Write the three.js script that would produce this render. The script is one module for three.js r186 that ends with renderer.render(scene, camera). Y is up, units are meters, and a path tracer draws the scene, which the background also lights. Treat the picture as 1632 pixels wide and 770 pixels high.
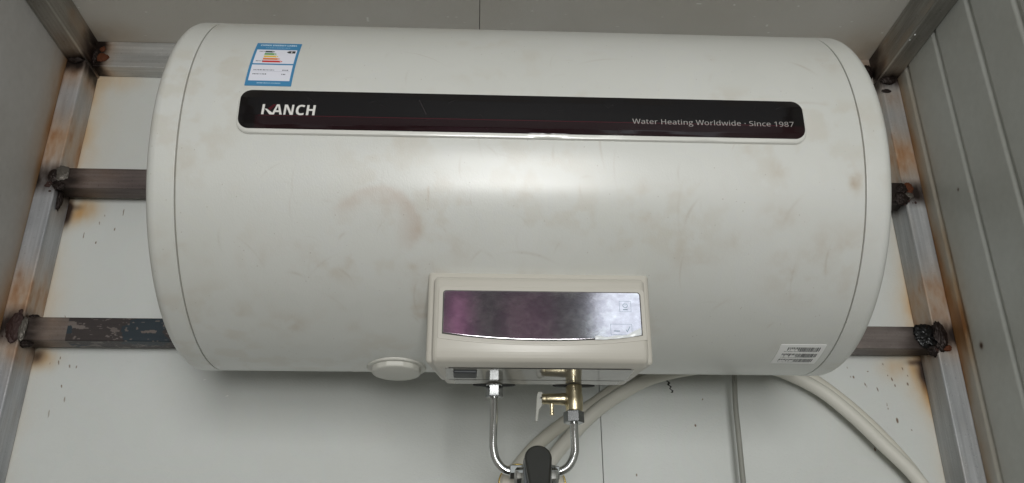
import * as THREE from 'three';
import { RectAreaLightUniformsLib } from 'three/addons/lights/RectAreaLightUniformsLib.js';
import { RoundedBoxGeometry } from 'three/addons/geometries/RoundedBoxGeometry.js';
import { mergeGeometries, mergeVertices, toCreasedNormals } from 'three/addons/utils/BufferGeometryUtils.js';

// ---------------------------------------------------------------- camera, light, exposure
const scene = new THREE.Scene();
scene.background = new THREE.Color(0x000000);
const camera = new THREE.PerspectiveCamera(30.94, 1024 / 483, 0.05, 30);
camera.position.set(0, 0, 1.2309);
camera.rotation.set(0.42328, -0.0449, -0.00357, 'YXZ');
scene.add(camera);
const renderer = new THREE.WebGLRenderer({ antialias: true });
renderer.setSize(1024, 483);
renderer.toneMapping = THREE.LinearToneMapping;
renderer.toneMappingExposure = 1.15;
renderer.shadowMap.enabled = true;
RectAreaLightUniformsLib.init();
const WIN = { x0: -0.14, x1: 0.41, y0: -0.3, y1: 0.58, bar: 0, z: 2.6 };
for (const [y0, y1, k] of [[WIN.y0, WIN.bar - 0.02, 23], [WIN.bar + 0.02, WIN.y1, 12.5]]) {      // the two panes of the window behind the camera
  const daylight = new THREE.RectAreaLight(new THREE.Color(1.0, 1.0, 0.975), k, WIN.x1 - WIN.x0, y1 - y0);
  daylight.position.set((WIN.x0 + WIN.x1) / 2, (y0 + y1) / 2, WIN.z - 0.01);
  daylight.lookAt(daylight.position.x, daylight.position.y, 0);
  scene.add(daylight);
}

// ---------------------------------------------------------------- helpers
function rng(seed) { let s = seed >>> 0; return () => { s = (s + 0x6D2B79F5) | 0; let t = Math.imul(s ^ (s >>> 15), 1 | s); t = (t + Math.imul(t ^ (t >>> 7), 61 | t)) ^ t; return ((t ^ (t >>> 14)) >>> 0) / 4294967296; }; }
function hash(ix, iy, s) { let h = Math.imul(ix, 374761393) ^ Math.imul(iy, 668265263) ^ Math.imul(s, 1442695041); h = Math.imul(h ^ (h >>> 13), 1274126177); return ((h ^ (h >>> 16)) >>> 0) / 4294967296; }
function vnoise(x, y, s = 1) {
  const ix = Math.floor(x), iy = Math.floor(y); let fx = x - ix, fy = y - iy; fx = fx * fx * (3 - 2 * fx); fy = fy * fy * (3 - 2 * fy);
  const a = hash(ix, iy, s), b = hash(ix + 1, iy, s), c = hash(ix, iy + 1, s), d = hash(ix + 1, iy + 1, s);
  return a + (b - a) * fx + (c - a) * fy + (a - b - c + d) * fx * fy;
}
function fbm(x, y, s = 1, o = 4) { let v = 0, a = 0.5, t = 0; for (let i = 0; i < o; i++) { v += a * vnoise(x, y, s + i); t += a; x *= 2.03; y *= 2.03; a *= 0.5; } return v / t; }
const clamp = (x, a = 0, b = 1) => Math.min(b, Math.max(a, x));
const smooth = (a, b, x) => { const t = clamp((x - a) / (b - a)); return t * t * (3 - 2 * t); };
const mix3 = (a, b, t) => [a[0] + (b[0] - a[0]) * t, a[1] + (b[1] - a[1]) * t, a[2] + (b[2] - a[2]) * t];
const D2R = Math.PI / 180;
function dataTex(w, h, fn, srgb = true) {
  const d = new Uint8Array(w * h * 4);
  for (let j = 0, k = 0; j < h; j++) for (let i = 0; i < w; i++, k += 4) { const c = fn((i + 0.5) / w, (j + 0.5) / h); d[k] = clamp(c[0], 0, 255); d[k + 1] = clamp(c[1], 0, 255); d[k + 2] = clamp(c[2], 0, 255); d[k + 3] = 255; }
  const t = new THREE.DataTexture(d, w, h); t.magFilter = THREE.LinearFilter; t.minFilter = THREE.LinearMipmapLinearFilter; t.generateMipmaps = true;
  if (srgb) t.colorSpace = THREE.SRGBColorSpace; t.needsUpdate = true; return t;
}
function canvasTex(w, h, draw) {
  const c = document.createElement('canvas'); c.width = w; c.height = h; draw(c.getContext('2d'), w, h);
  const t = new THREE.CanvasTexture(c); t.colorSpace = THREE.SRGBColorSpace; t.anisotropy = 8; return t;
}
const taken = {};
const numbered = (n) => { taken[n] = (taken[n] ?? -1) + 1; return taken[n] ? `${n}_${String(taken[n]).padStart(3, '0')}` : n; };
function thing(name, pos, label, category, group) {
  const g = new THREE.Group(); g.name = numbered(name); g.position.set(...pos); scene.add(g); g.userData = {};
  if (label) { g.userData.label = label; g.userData.category = category; }
  if (group) g.userData.group = group;
  g.userData.base = undefined; delete g.userData.base; bases.set(g, pos); return g;
}
const bases = new Map();
// a part: geometry given in world coordinates, moved into its thing's own axes
function part(root, name, geo, mat, parent = root, label) {
  const b = bases.get(root); geo.translate(-b[0], -b[1], -b[2]);
  const m = new THREE.Mesh(geo, mat); m.name = name; m.castShadow = m.receiveShadow = true; parent.add(m);
  if (label) m.userData.label = label; return m;
}
const std = (o) => new THREE.MeshPhysicalMaterial(o);
const rbox = (x0, x1, y0, y1, z0, z1, r = 0.002, s = 3) => new RoundedBoxGeometry(x1 - x0, y1 - y0, z1 - z0, s, r).translate((x0 + x1) / 2, (y0 + y1) / 2, (z0 + z1) / 2);
const box = (x0, x1, y0, y1, z0, z1) => new THREE.BoxGeometry(x1 - x0, y1 - y0, z1 - z0).translate((x0 + x1) / 2, (y0 + y1) / 2, (z0 + z1) / 2);
const tube = (pts, r, seg = 80, rs = 16, closed = false, tension = 0.5) => new THREE.TubeGeometry(new THREE.CatmullRomCurve3(pts.map((p) => new THREE.Vector3(...p)), closed, 'centripetal', tension), seg, r, rs, closed);
function lathe(profile, at, axis = 'y', seg = 40) {            // profile [[r, h], ...] from bottom to top
  const g = new THREE.LatheGeometry(profile.map(([r, h]) => new THREE.Vector2(Math.max(r, 1e-5), h)), seg);
  if (axis === 'x') g.rotateZ(-Math.PI / 2); if (axis === 'z') g.rotateX(Math.PI / 2);
  return toCreasedNormals(g, 0.6).translate(...at);
}
function hexNut(across, h, at, axis = 'y', bev = 0.0008, turn = 0) {
  const s = new THREE.Shape(); const R = across / Math.sqrt(3) - bev;
  for (let i = 0; i < 6; i++) { const a = i * Math.PI / 3 + turn; i ? s.lineTo(R * Math.cos(a), R * Math.sin(a)) : s.moveTo(R * Math.cos(a), R * Math.sin(a)); }
  s.closePath();
  const g = new THREE.ExtrudeGeometry(s, { depth: h - 2 * bev, bevelEnabled: true, bevelThickness: bev, bevelSize: bev, bevelSegments: 2 });
  g.translate(0, 0, -h / 2 + bev); if (axis === 'y') g.rotateX(Math.PI / 2); if (axis === 'x') g.rotateY(Math.PI / 2);
  return g.translate(...at);
}
// square steel tube along y from 0 to len: u runs round it (front, right, back, left), v along it; solid ends
function steelTube(w, d, len, r = 0.003) {
  const P = []; const add = (cx, cz, a0) => { for (let k = 0; k <= 4; k++) { const a = a0 + k * Math.PI / 8; P.push([cx + r * Math.cos(a), cz + r * Math.sin(a), Math.cos(a), Math.sin(a)]); } };
  const hw = w / 2 - r, hd = d / 2 - r;
  add(-hw, hd, Math.PI); P.length = 0;                          // start at the middle of the left front corner
  const corner = (cx, cz, a0) => { for (let k = 0; k <= 4; k++) { const a = a0 - k * Math.PI / 8; P.push([cx + r * Math.cos(a), cz + r * Math.sin(a), Math.cos(a), Math.sin(a)]); } };
  corner(-hw, hd, Math.PI); corner(hw, hd, Math.PI / 2); corner(hw, -hd, 0); corner(-hw, -hd, -Math.PI / 2); P.push(P[0]);
  let L = [0]; for (let i = 1; i < P.length; i++) L.push(L[i - 1] + Math.hypot(P[i][0] - P[i - 1][0], P[i][1] - P[i - 1][1]));
  const pos = [], nor = [], uv = [], idx = [];
  P.forEach((p, i) => { for (const v of [0, 1]) { pos.push(p[0], v * len, p[1]); nor.push(p[2], 0, p[3]); uv.push(L[i] / L[L.length - 1], v); } });
  for (let i = 0; i < P.length - 1; i++) { const a = 2 * i; idx.push(a, a + 2, a + 1, a + 1, a + 2, a + 3); }
  for (const v of [0, 1]) {
    const c = pos.length / 3; pos.push(0, v * len, 0); nor.push(0, v ? 1 : -1, 0); uv.push(0.1, v);
    P.forEach((p) => { pos.push(p[0], v * len, p[1]); nor.push(0, v ? 1 : -1, 0); uv.push(0.1, v); });
    for (let i = 0; i < P.length - 1; i++) v ? idx.push(c, c + 1 + i, c + 2 + i) : idx.push(c, c + 2 + i, c + 1 + i);
  }
  const g = new THREE.BufferGeometry(); g.setAttribute('position', new THREE.Float32BufferAttribute(pos, 3)); g.setAttribute('normal', new THREE.Float32BufferAttribute(nor, 3)); g.setAttribute('uv', new THREE.Float32BufferAttribute(uv, 2)); g.setIndex(idx); return g;
}
function weldLump(at, s, seed) {
  const g = mergeVertices(new THREE.IcosahedronGeometry(1, 14).deleteAttribute('normal').deleteAttribute('uv')); const p = g.attributes.position;
  for (let i = 0; i < p.count; i++) {
    const x = p.getX(i), y = p.getY(i), z = p.getZ(i);
    const n = 0.62 + 0.55 * fbm(x * 1.7 + seed * 3.1 + z * 1.3, y * 1.7 + z * 1.9 + 7, seed, 4) + 0.3 * (fbm(x * 7 + z * 5 + seed, y * 7 - z * 4, seed + 5, 3) - 0.5);
    p.setXYZ(i, at[0] + x * s[0] * n, at[1] + y * s[1] * n, at[2] + z * s[2] * n);
  }
  g.computeVertexNormals(); return g;
}

// ---------------------------------------------------------------- dimensions of the place
const XL = -0.6572, XR = 0.6954, H = 0.8928, YB = -1.25, ZR = WIN.z;
const ZP = 0.0513, PW = 0.03, PWR = 0.0312;
const M1 = 0.6432, M2 = 0.6092, L1 = 0.4062, L2 = 0.3721, ZRB = 0.0182;
const grain = dataTex(512, 512, (u, v) => { const n = 128 + 60 * (fbm(u * 90, v * 90, 3, 3) - 0.5) * 2 + 40 * (hash(Math.floor(u * 512), Math.floor(v * 512), 9) - 0.5); return [n, n, n]; }, false);
grain.wrapS = grain.wrapT = THREE.RepeatWrapping;
const rep = (t, a, b) => { const c = t.clone(); c.repeat.set(a, b); c.needsUpdate = true; return c; };

// ---------------------------------------------------------------- painted panel walls
const blob = (x, y, cx, cy, rx, ry) => Math.exp(-(((x - cx) / rx) ** 2 + ((y - cy) / ry) ** 2));
const RUST = [205, 150, 84];
const splat = []; { const R = rng(77);
  const put = (cx, cy, sx, sy, n, len) => { for (let i = 0; i < n; i++) { const g = 2 * R() - 1, k = 2 * R() - 1; splat.push([cx + g * sx, cy + k * sy, 0.0005 + 0.0009 * R() * R(), len * (0.3 + R()), (R() - 0.65) * 0.5]); } };
  put(-0.57, 0.575, 0.035, 0.035, 5, 0.004); put(-0.59, 0.352, 0.035, 0.016, 5, 0.003); put(-0.585, 0.3, 0.02, 0.1, 3, 0.005);
  put(0.605, 0.348, 0.055, 0.018, 13, 0.0018); put(0.59, 0.29, 0.045, 0.06, 8, 0.0028); put(-0.57, 0.49, 0.04, 0.08, 3, 0.003); put(0.2, 0.25, 0.4, 0.06, 4, 0.0015);
}
function backWallColor(x, y) {
  let c = [219, 222, 219];
  const m = fbm(x * 4 + 9, y * 4, 21, 4) - 0.5; c = c.map((k, i) => k + m * [14, 16, 18][i]);
  const g = fbm(x * 60, y * 26, 31, 3), g2 = fbm(x * 12, y * 7, 33, 4);
  const edgeL = x - (XL + PW), edgeR = (XR - PWR) - x;
  let r = 0;
  r += Math.exp(-Math.max(0, edgeL) / 0.016) * (0.35 * smooth(0.55, 0.7, y) * (0.4 + g2) + 0.2 * blob(0, y, 0, 0.46, 1, 0.07) + 0.08);
  r += Math.exp(-Math.max(0, edgeR) / 0.014) * (0.45 * blob(0, y, 0, 0.43, 1, 0.09) + 0.95 * blob(0, y, 0, 0.335, 1, 0.04) + 0.12);
  r += 0.75 * blob(x, y, -0.607, 0.596, 0.022, 0.02) + 0.6 * blob(x, y, -0.615, 0.361, 0.02, 0.014) + 0.3 * blob(x, y, 0.63, 0.36, 0.03, 0.018) + 0.25 * blob(x, y, -0.6, 0.835, 0.04, 0.02);
  r = clamp(r * (0.35 + 1.25 * g) * (0.6 + 0.8 * g2) * 1.1);
  c = mix3(c, RUST, r * 0.85);
  const dk = clamp(blob(x, y, -0.6265, 0.594, 0.006, 0.02) + 0.35 * blob(x, y, -0.618, 0.602, 0.01, 0.005) + blob(x, y, 0.6645, 0.352, 0.008, 0.024) + 0.5 * blob(x, y, 0.655, 0.367, 0.012, 0.004) + 0.6 * blob(x, y, -0.624, 0.364, 0.01, 0.01));
  c = mix3(c, [48, 32, 22], clamp(dk * (0.3 + 1.4 * g) * 1.2));
  for (const s of splat) { const dy = y - s[1]; if (Math.abs(dy) > 0.02) continue; const dx = x - s[0] - dy * s[4]; const e = (dx / s[2]) ** 2 + (dy / s[3]) ** 2; if (e < 2.2) c = mix3(c, [92, 66, 46], (0.35 + 0.5 * hash(Math.round(s[0] * 1e5), 3, 4)) * smooth(2.2, 0.4, e)); }
  // a black smear beside the hose, two chips of bare white
  const t = (0.341 - y) / 0.02; if (t > -0.1 && t < 1.1) { const cx = 0.2795 + 0.007 * t + 0.0012 * Math.sin(t * 21); const e = Math.abs(x - cx) / (0.0014 * (0.6 + 0.8 * vnoise(t * 7, 3, 5))); if (e < 1) c = [22, 22, 22]; }
  for (const [a, b] of [[-0.383, 0.3325], [-0.349, 0.309]]) if (((x - a) / 0.002) ** 2 + ((y - b - (x - a) * 0.25) / 0.0007) ** 2 < 1) c = [250, 250, 248];
  return c;
}
const WX0 = XL, WX1 = XR, WY0 = 0.14, WY1 = H;
const backTex = dataTex(1700, 948, (u, v) => backWallColor(WX0 + u * (WX1 - WX0), WY0 + v * (WY1 - WY0)));
const backMat = std({ map: backTex, roughness: 0.55, bumpMap: rep(grain, 7, 5), bumpScale: 0.0005 });
const wallUV = (g) => { const p = g.attributes.position, uv = g.attributes.uv; for (let i = 0; i < p.count; i++) uv.setXY(i, (p.getX(i) - WX0) / (WX1 - WX0), (p.getY(i) - WY0) / (WY1 - WY0)); return g; };
const backWall = thing('back_wall', [0, YB, 0]); backWall.userData.kind = 'structure';
{ const s = [XL - 0.05, 0.181, XR + 0.05];
  for (let i = 0; i < 2; i++) part(backWall, numbered('wall_panel'), wallUV(rbox(s[i] + 0.0004, s[i + 1] - 0.0004, YB, H + 0.05, -0.05, 0, 0.0009, 2)), backMat);
  part(backWall, 'wall_core', box(XL - 0.05, XR + 0.05, YB, H + 0.05, -0.1, -0.051), std({ color: 0x3a3a38, roughness: 0.9 }));
}
// side walls: u along z, v along y
const sideTex = (left) => dataTex(512, 512, (u, v) => {          // covers z 0 .. 0.5, y 0.1 .. H
  const z = u * 0.5, y = 0.1 + v * (H - 0.1);
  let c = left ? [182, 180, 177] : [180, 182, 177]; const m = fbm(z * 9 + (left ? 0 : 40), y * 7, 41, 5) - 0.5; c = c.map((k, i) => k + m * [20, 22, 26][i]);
  const sp = fbm(z * 130, y * 130, 43, 3) - 0.5; c = c.map((k) => k + sp * 8);
  const g = fbm(z * 70, y * 22, 45, 3), g2 = fbm(z * 9, y * 8, 47, 3);
  const d = Math.max(0, z - ZP); let r;
  if (left) r = Math.exp(-d / 0.018) * (0.75 * smooth(0.5, 0.68, y) + 0.55 * blob(0, y, 0, 0.42, 1, 0.1) + 0.15);
  else r = Math.exp(-d / 0.02) * (0.45 * blob(0, y, 0, 0.72, 1, 0.1) + 1.2 * blob(0, y, 0, 0.44, 1, 0.11) + 0.42) + 0.5 * blob(z, y, 0.082, 0.45, 0.006, 0.1);
  c = mix3(c, [150, 100, 52], clamp(r * (0.4 + 1.1 * g) * (0.5 + g2)) * 0.85);
  if (!left) { c = mix3(c, [60, 40, 30], clamp(1.2 * blob(z, y, 0.108, 0.36, 0.0035, 0.004) + blob(z, y, 0.14, 0.585, 0.002, 0.002))); c = mix3(c, [120, 76, 38], 0.7 * blob(z, y, 0.075, 0.4, 0.012, 0.03) * g * 1.6); }
  return c;
});
const sideUV = (g) => { const p = g.attributes.position; const uv = []; for (let i = 0; i < p.count; i++) uv.push(p.getZ(i) / 0.5, (p.getY(i) - 0.1) / (H - 0.1)); g.setAttribute('uv', new THREE.Float32BufferAttribute(uv, 2)); return g; };
const leftMat = std({ map: sideTex(true), roughness: 0.6, bumpMap: rep(grain, 4, 6), bumpScale: 0.0002 });
const rightMat = std({ map: sideTex(false), roughness: 0.4, bumpMap: rep(grain, 4, 6), bumpScale: 0.0002 });
const plainMat = std({ color: 0x77746e, roughness: 0.6 });
const leftWall = thing('left_wall', [XL, YB, 0]); leftWall.userData.kind = 'structure';
part(leftWall, 'wall_panel', sideUV(box(XL - 0.05, XL, YB, H + 0.05, 0, 0.9)), leftMat);
part(leftWall, 'wall_panel_001', box(XL - 0.05, XL, YB, H + 0.05, 0.902, ZR), plainMat);
const rightWall = thing('right_wall', [XR, YB, 0]); rightWall.userData.kind = 'structure';
{ const gs = [0.08, 0.17, 0.262, 0.352, 0.443, 0.535, 0.627, 0.72, 0.81], prof = [[0, 0]];
  for (const z of gs) prof.push([z - 0.006, 0], [z - 0.004, 0.0005], [z + 0.0005, 0.0026], [z + 0.002, 0.0029], [z + 0.0035, 0.0026], [z + 0.008, 0.0005], [z + 0.01, 0]);
  prof.push([0.9, 0], [0.9, 0.05], [0, 0.05]);
  const sh = new THREE.Shape(prof.map(([z, d]) => new THREE.Vector2(d, -z)));
  const g = new THREE.ExtrudeGeometry(sh, { depth: H + 0.05 - YB, bevelEnabled: false }); g.rotateX(-Math.PI / 2); g.translate(XR, YB, 0);
  part(rightWall, 'wall_panel', sideUV(toCreasedNormals(g, 0.12)), rightMat);
  part(rightWall, 'wall_panel_001', box(XR, XR + 0.05, YB, H + 0.05, 0.902, ZR), plainMat);
}
const ceiling = thing('ceiling', [0, H, 0]); ceiling.userData.kind = 'structure';
{ const t = dataTex(512, 512, (u, v) => { const x = u * 1.36, z = v * 0.5; const m = fbm(x * 6, z * 6, 51, 5) - 0.5; let c = [206, 203, 196].map((k, i) => k + m * [16, 18, 22][i]); const g = fbm(x * 40, z * 40, 53, 3);
    const r = 0.35 * blob(x, z, 0.03, 0.04, 0.09, 0.035) + 0.3 * blob(x, z, 1.33, 0.05, 0.1, 0.05); c = mix3(c, [150, 118, 82], clamp(r * (0.4 + g)));
    if (vnoise(x * 150, z * 150, 57) > 0.975) c = [238, 238, 234]; return c; });
  const m = std({ map: t, roughness: 0.6, bumpMap: rep(grain, 8, 4), bumpScale: 0.0005 });
  const cuv = (g) => { const p = g.attributes.position, uv = g.attributes.uv; for (let i = 0; i < p.count; i++) uv.setXY(i, (p.getX(i) - XL) / 1.36, p.getZ(i) / 0.5); return g; };
  part(ceiling, 'ceiling_panel', cuv(rbox(XL - 0.05, -0.0004, H, H + 0.05, 0, 0.9, 0.001, 2)), m);
  part(ceiling, 'ceiling_panel_001', cuv(rbox(0.0004, XR + 0.05, H, H + 0.05, 0, 0.9, 0.001, 2)), m);
  part(ceiling, 'ceiling_panel_002', box(XL - 0.05, XR + 0.05, H, H + 0.05, 0.902, ZR), std({ color: 0xc6ccd0, roughness: 0.6 }));
  part(ceiling, 'ceiling_core', box(XL - 0.05, XR + 0.05, H + 0.051, H + 0.08, -0.1, ZR), std({ color: 0x3a3a38, roughness: 0.9 }));
}
// the rest of the cubicle behind the camera: floor and the end wall with the window that lights it
const floor = thing('floor', [0, YB, 0]); floor.userData.kind = 'structure';
part(floor, 'floor_slab', box(XL - 0.05, XR + 0.05, YB - 0.06, YB, -0.1, ZR + 0.1), std({ color: 0x383632, roughness: 0.7 }));
const endWall = thing('end_wall', [0, YB, ZR]); endWall.userData.kind = 'structure';
for (const [a, b, c, d] of [[XL - 0.05, WIN.x0, YB, H + 0.05], [WIN.x1, XR + 0.05, YB, H + 0.05], [WIN.x0, WIN.x1, YB, WIN.y0], [WIN.x0, WIN.x1, WIN.y1, H + 0.05]]) part(endWall, numbered('end_wall_panel'), box(a, b, c, d, ZR, ZR + 0.06), std({ color: 0x77736c, roughness: 0.7 }));
const win = thing('window', [(WIN.x0 + WIN.x1) / 2, WIN.y0, ZR], 'bright window in the end wall facing the heater', 'window');
for (const [y0, y1, k] of [[WIN.y0, WIN.bar - 0.02, 1], [WIN.bar + 0.02, WIN.y1, 0.8]]) part(win, 'pane', box(WIN.x0, WIN.x1, y0, y1, ZR + 0.03, ZR + 0.034), std({ color: 0x888888, emissive: 0xffffff, emissiveIntensity: k, roughness: 0.5 }));
part(win, 'glazing_bar', box(WIN.x0, WIN.x1, WIN.bar - 0.02, WIN.bar + 0.02, ZR + 0.005, ZR + 0.04), std({ color: 0x8a857c, roughness: 0.6 }));

// banded cloth added unseen behind the camera, only for the display to mirror
{ const cz = 1.9, st = [[-0.3, -0.075, 0x2a2c30], [-0.075, -0.02, 0xd59ac6], [-0.02, 0.075, 0x2f3338], [0.075, 0.215, 0x8a3f78], [0.215, 0.33, 0x40383f]];
  const addedCloth = thing('added_cloth', [0.035, H, cz], 'added unseen dark cloth with pink and purple bands for the display to mirror', 'added_cloth');
  const fold = (x) => cz + 0.012 * Math.sin(x * 70) + 0.006 * Math.sin(x * 31 + 1);
  for (const [a, b, col] of st) { const g = new THREE.BoxGeometry(b - a, 0.235, 0.002, 40, 6, 1).translate((a + b) / 2, H - 0.125, 0), p = g.attributes.position; for (let i = 0; i < p.count; i++) p.setZ(i, p.getZ(i) + fold(p.getX(i))); g.computeVertexNormals(); part(addedCloth, numbered('added_cloth_band'), g, std({ color: col, roughness: 0.95, transmission: 0.5, thickness: 0 })); }
  part(addedCloth, 'added_cloth_rod', new THREE.CylinderGeometry(0.006, 0.006, 0.72, 12).rotateZ(Math.PI / 2).translate(0.035, H - 0.0065, cz), std({ color: 0x888888, metalness: 0.8, roughness: 0.3 })); }

// cool glowing panel added out of view to brighten the right of the display
{ const lx = 0.51, lz = 2.1, lw = 0.33, ll = 0.8; const added_glow = thing('added_ceiling_glow', [lx, H, lz], 'flat cool glowing panel added unseen on the ceiling for the display to mirror', 'added_glow');
  part(added_glow, 'added_glow_frame', rbox(lx - lw / 2 - 0.012, lx + lw / 2 + 0.012, H - 0.012, H - 0.0003, lz - ll / 2 - 0.012, lz + ll / 2 + 0.012, 0.003), std({ color: 0xd0d0d0, roughness: 0.5 }));
  part(added_glow, 'added_glow_panel', box(lx - lw / 2, lx + lw / 2, H - 0.0135, H - 0.0122, lz - ll / 2, lz + ll / 2), std({ color: 0xaab4ba, emissive: 0xd8ecf6, emissiveIntensity: 0.4, roughness: 0.5 }));
  const L = new THREE.RectAreaLight(new THREE.Color(0.84, 0.94, 1), 0.65, lw, ll); L.position.set(lx, H - 0.016, lz); L.lookAt(lx, 0, lz); scene.add(L); }

// ---------------------------------------------------------------- welded steel frame
// joints: list of [v position in metres along the member, soot radius]; tint: list of [position, radius, amount] of heat and rust bloom
function steelMat(len, per, base, seed, { tint = [], soot = [], rust = 0.06, paint = null, metal = 0.5, rough = 0.38, flow = 1 } = {}) {
  const W = 160, Hh = Math.min(1400, Math.round(160 * len / per));
  const fn = (u, v) => {
    const s = v * len, p = u * per;
    let c = base.slice(); const m = fbm(p * 60, s * 14, seed, 4) - 0.5, st = fbm(p * 500, s * 7, seed + 3, 3) - 0.5;
    c = c.map((k) => k + m * 46 + st * 30);
    const fl = vnoise(p * 900, s * 900, seed + 6); if (fl > 0.9) c = c.map((k) => k + 14); if (fl < 0.06) c = c.map((k) => k - 26);
    const n = fbm(p * 90, s * 40, seed + 8, 4), n2 = fbm(p * 30, s * 18, seed + 9, 3);
    let r = rust * smooth(0.55, 0.75, n2);
    for (const [a, w, k] of tint) r += k * Math.exp(-(((s - a) / w) ** 2));
    c = mix3(c, mix3([204, 170, 138], [150, 100, 62], n * n * 1.2), clamp(r * (0.45 + 0.9 * n)));
    if (paint) { const t = paint(s, p, n, n2); if (t) c = mix3(c, t[0], t[1]); }
    let k = 0; for (const [a, w] of soot) k += Math.exp(-(((s - a) / w) ** 2)); c = mix3(c, [38, 29, 25], clamp(k * (0.35 + 1.6 * n) - 0.1));
    return c;
  };
  const map = dataTex(W, Hh, fn);
  return std({ map, metalness: metal, roughness: rough, bumpMap: rep(grain, 2, 2 * len / per), bumpScale: 0.0004 });
}
const weldMat = std({ color: 0x2b221f, metalness: 0.55, roughness: 0.5, bumpMap: rep(grain, 1, 1), bumpScale: 0.0006 });
const rustWeldMat = std({ color: 0x5a2f16, metalness: 0.25, roughness: 0.75 });
const greyWeldMat = std({ color: 0x6b6660, metalness: 0.6, roughness: 0.45 });
const frame = thing('steel_frame', [XL + PW / 2, YB, ZP / 2], 'welded rusty square tube steel frame in the corners behind the water heater', 'metal frame');
const postTop = H - 0.0548;
const PL = postTop - YB, yv = (y) => y - YB;
function post(x0, w, seed, extra, base) {
  const g = steelTube(w, ZP, PL, 0.0028); g.translate(x0 + w / 2, YB, ZP / 2);
  // the texture covers only the part above y = 0.1, so that its pixels are fine where it shows
  const uv = g.attributes.uv, p = g.attributes.position; for (let i = 0; i < uv.count; i++) uv.setY(i, p.getY(i) < 0 ? (0 - 1.35) / 0.75 + 0.001 : 0.999);
  for (let i = 0; i < uv.count; i++) uv.setY(i, p.getY(i) < 0 ? (YB - 0.1) / (postTop - 0.1) : 1);
  const m = steelMat(postTop - 0.1, 2 * (w + ZP), base, seed, { metal: 0.25, rough: 0.42, ...extra }); m.map.wrapT = THREE.MirroredRepeatWrapping; return part(frame, 'post', g, m);
}
const q = (y) => y - 0.1;
const leftPost = post(XL, PW, 101, { tint: [[q(0.69), 0.05, 0.9], [q(0.435), 0.045, 0.8], [q(0.82), 0.03, 0.6], [q(0.36), 0.02, 0.5]], soot: [[q(0.625), 0.02], [q(0.392), 0.022], [q(0.838), 0.02]] }, [172, 174, 178]);
const rightPost = post(XR - PWR, PWR, 131, { tint: [[q(0.69), 0.045, 0.9], [q(0.455), 0.04, 0.7], [q(0.80), 0.03, 0.3], [q(0.39), 0.03, 0.6]], soot: [[q(0.625), 0.018], [q(0.392), 0.018], [q(0.838), 0.016]] }, [168, 170, 172]);
const RX0 = XL + PW, RX1 = XR - PWR, RLEN = RX1 - RX0;
function rail(name, y0, y1, z0, z1, seed, base, extra) {
  const g = steelTube(y1 - y0, z1 - z0, RLEN, 0.0022); g.rotateZ(-Math.PI / 2); g.translate(RX0, (y0 + y1) / 2, (z0 + z1) / 2);
  return part(frame, name, g, steelMat(RLEN, 2 * (y1 - y0 + z1 - z0), base, seed, extra));
}
const topRail = rail('top_rail', H - 0.0503, H - 0.0002, 0.0004, 0.0297, 151, [192, 193, 192], { tint: [[0.012, 0.018, 0.5], [RLEN - 0.02, 0.03, 0.5]], soot: [[0.006, 0.012]], metal: 0.5 });
const midRail = rail('middle_rail', M2, M1, ZRB, ZP, 161, [104, 94, 92], { tint: [[0.04, 0.04, 0.2]], soot: [[0.008, 0.028], [RLEN - 0.01, 0.025]], metal: 0.35, rough: 0.55 });
const lowRail = rail('lower_rail', L2, L1, ZRB, ZP, 171, [112, 103, 99], { tint: [[0.03, 0.03, 0.25]], soot: [[0.01, 0.018], [RLEN - 0.01, 0.03]], metal: 0.3, rough: 0.5,
  paint: (s, p, n, n2) => s > 0.062 && s < 0.34 ? (n > 0.66 || fbm(s * 160, p * 330, 7, 2) > 0.76 ? [[120, 114, 110], 0.35] : [n2 + 0.5 * (n - 0.5) > 0.5 ? [36, 50, 60] : [56, 50, 50], 0.84]) : null });
function ceilingBeam(x0, seed, base) {
  const L = 1.2, h = 0.0547, w = 0.0314, g = steelTube(w, h, L, 0.003); g.rotateX(Math.PI / 2); g.translate(x0 + w / 2, H - 0.0002 - h / 2, 0.0004);
  return part(frame, 'ceiling_beam', g, steelMat(L, 2 * (w + h), base, seed, { tint: [[0.05, 0.06, 0.35]], soot: [[0.04, 0.03]], rust: 0.25, metal: 0.55 }));
}
const beamL = ceilingBeam(XL + 0.0002, 181, [150, 146, 138]), beamR = ceilingBeam(XR - 0.0316, 191, [140, 138, 132]);
for (const [x, y, z, r] of [[0.666, H - 0.0553, 0.155, 0.0012], [0.668, H - 0.0553, 0.168, 0.0014]]) part(frame, 'white_dot', new THREE.SphereGeometry(r, 12, 8).scale(1, 0.5, 1.2).translate(x, y, z), std({ color: 0xffffff, roughness: 0.3 }), beamR);  // two small white dots on the underside of the right beam
const burnt = std({ color: 0x3a2724, metalness: 0.35, roughness: 0.6 });
const weld = (host, at, s, seed, m = weldMat) => part(frame, 'weld_bead', weldLump(at, [s[0] * 0.95, s[1] * 0.95, s[2] * 0.8], seed), m, host);
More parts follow.
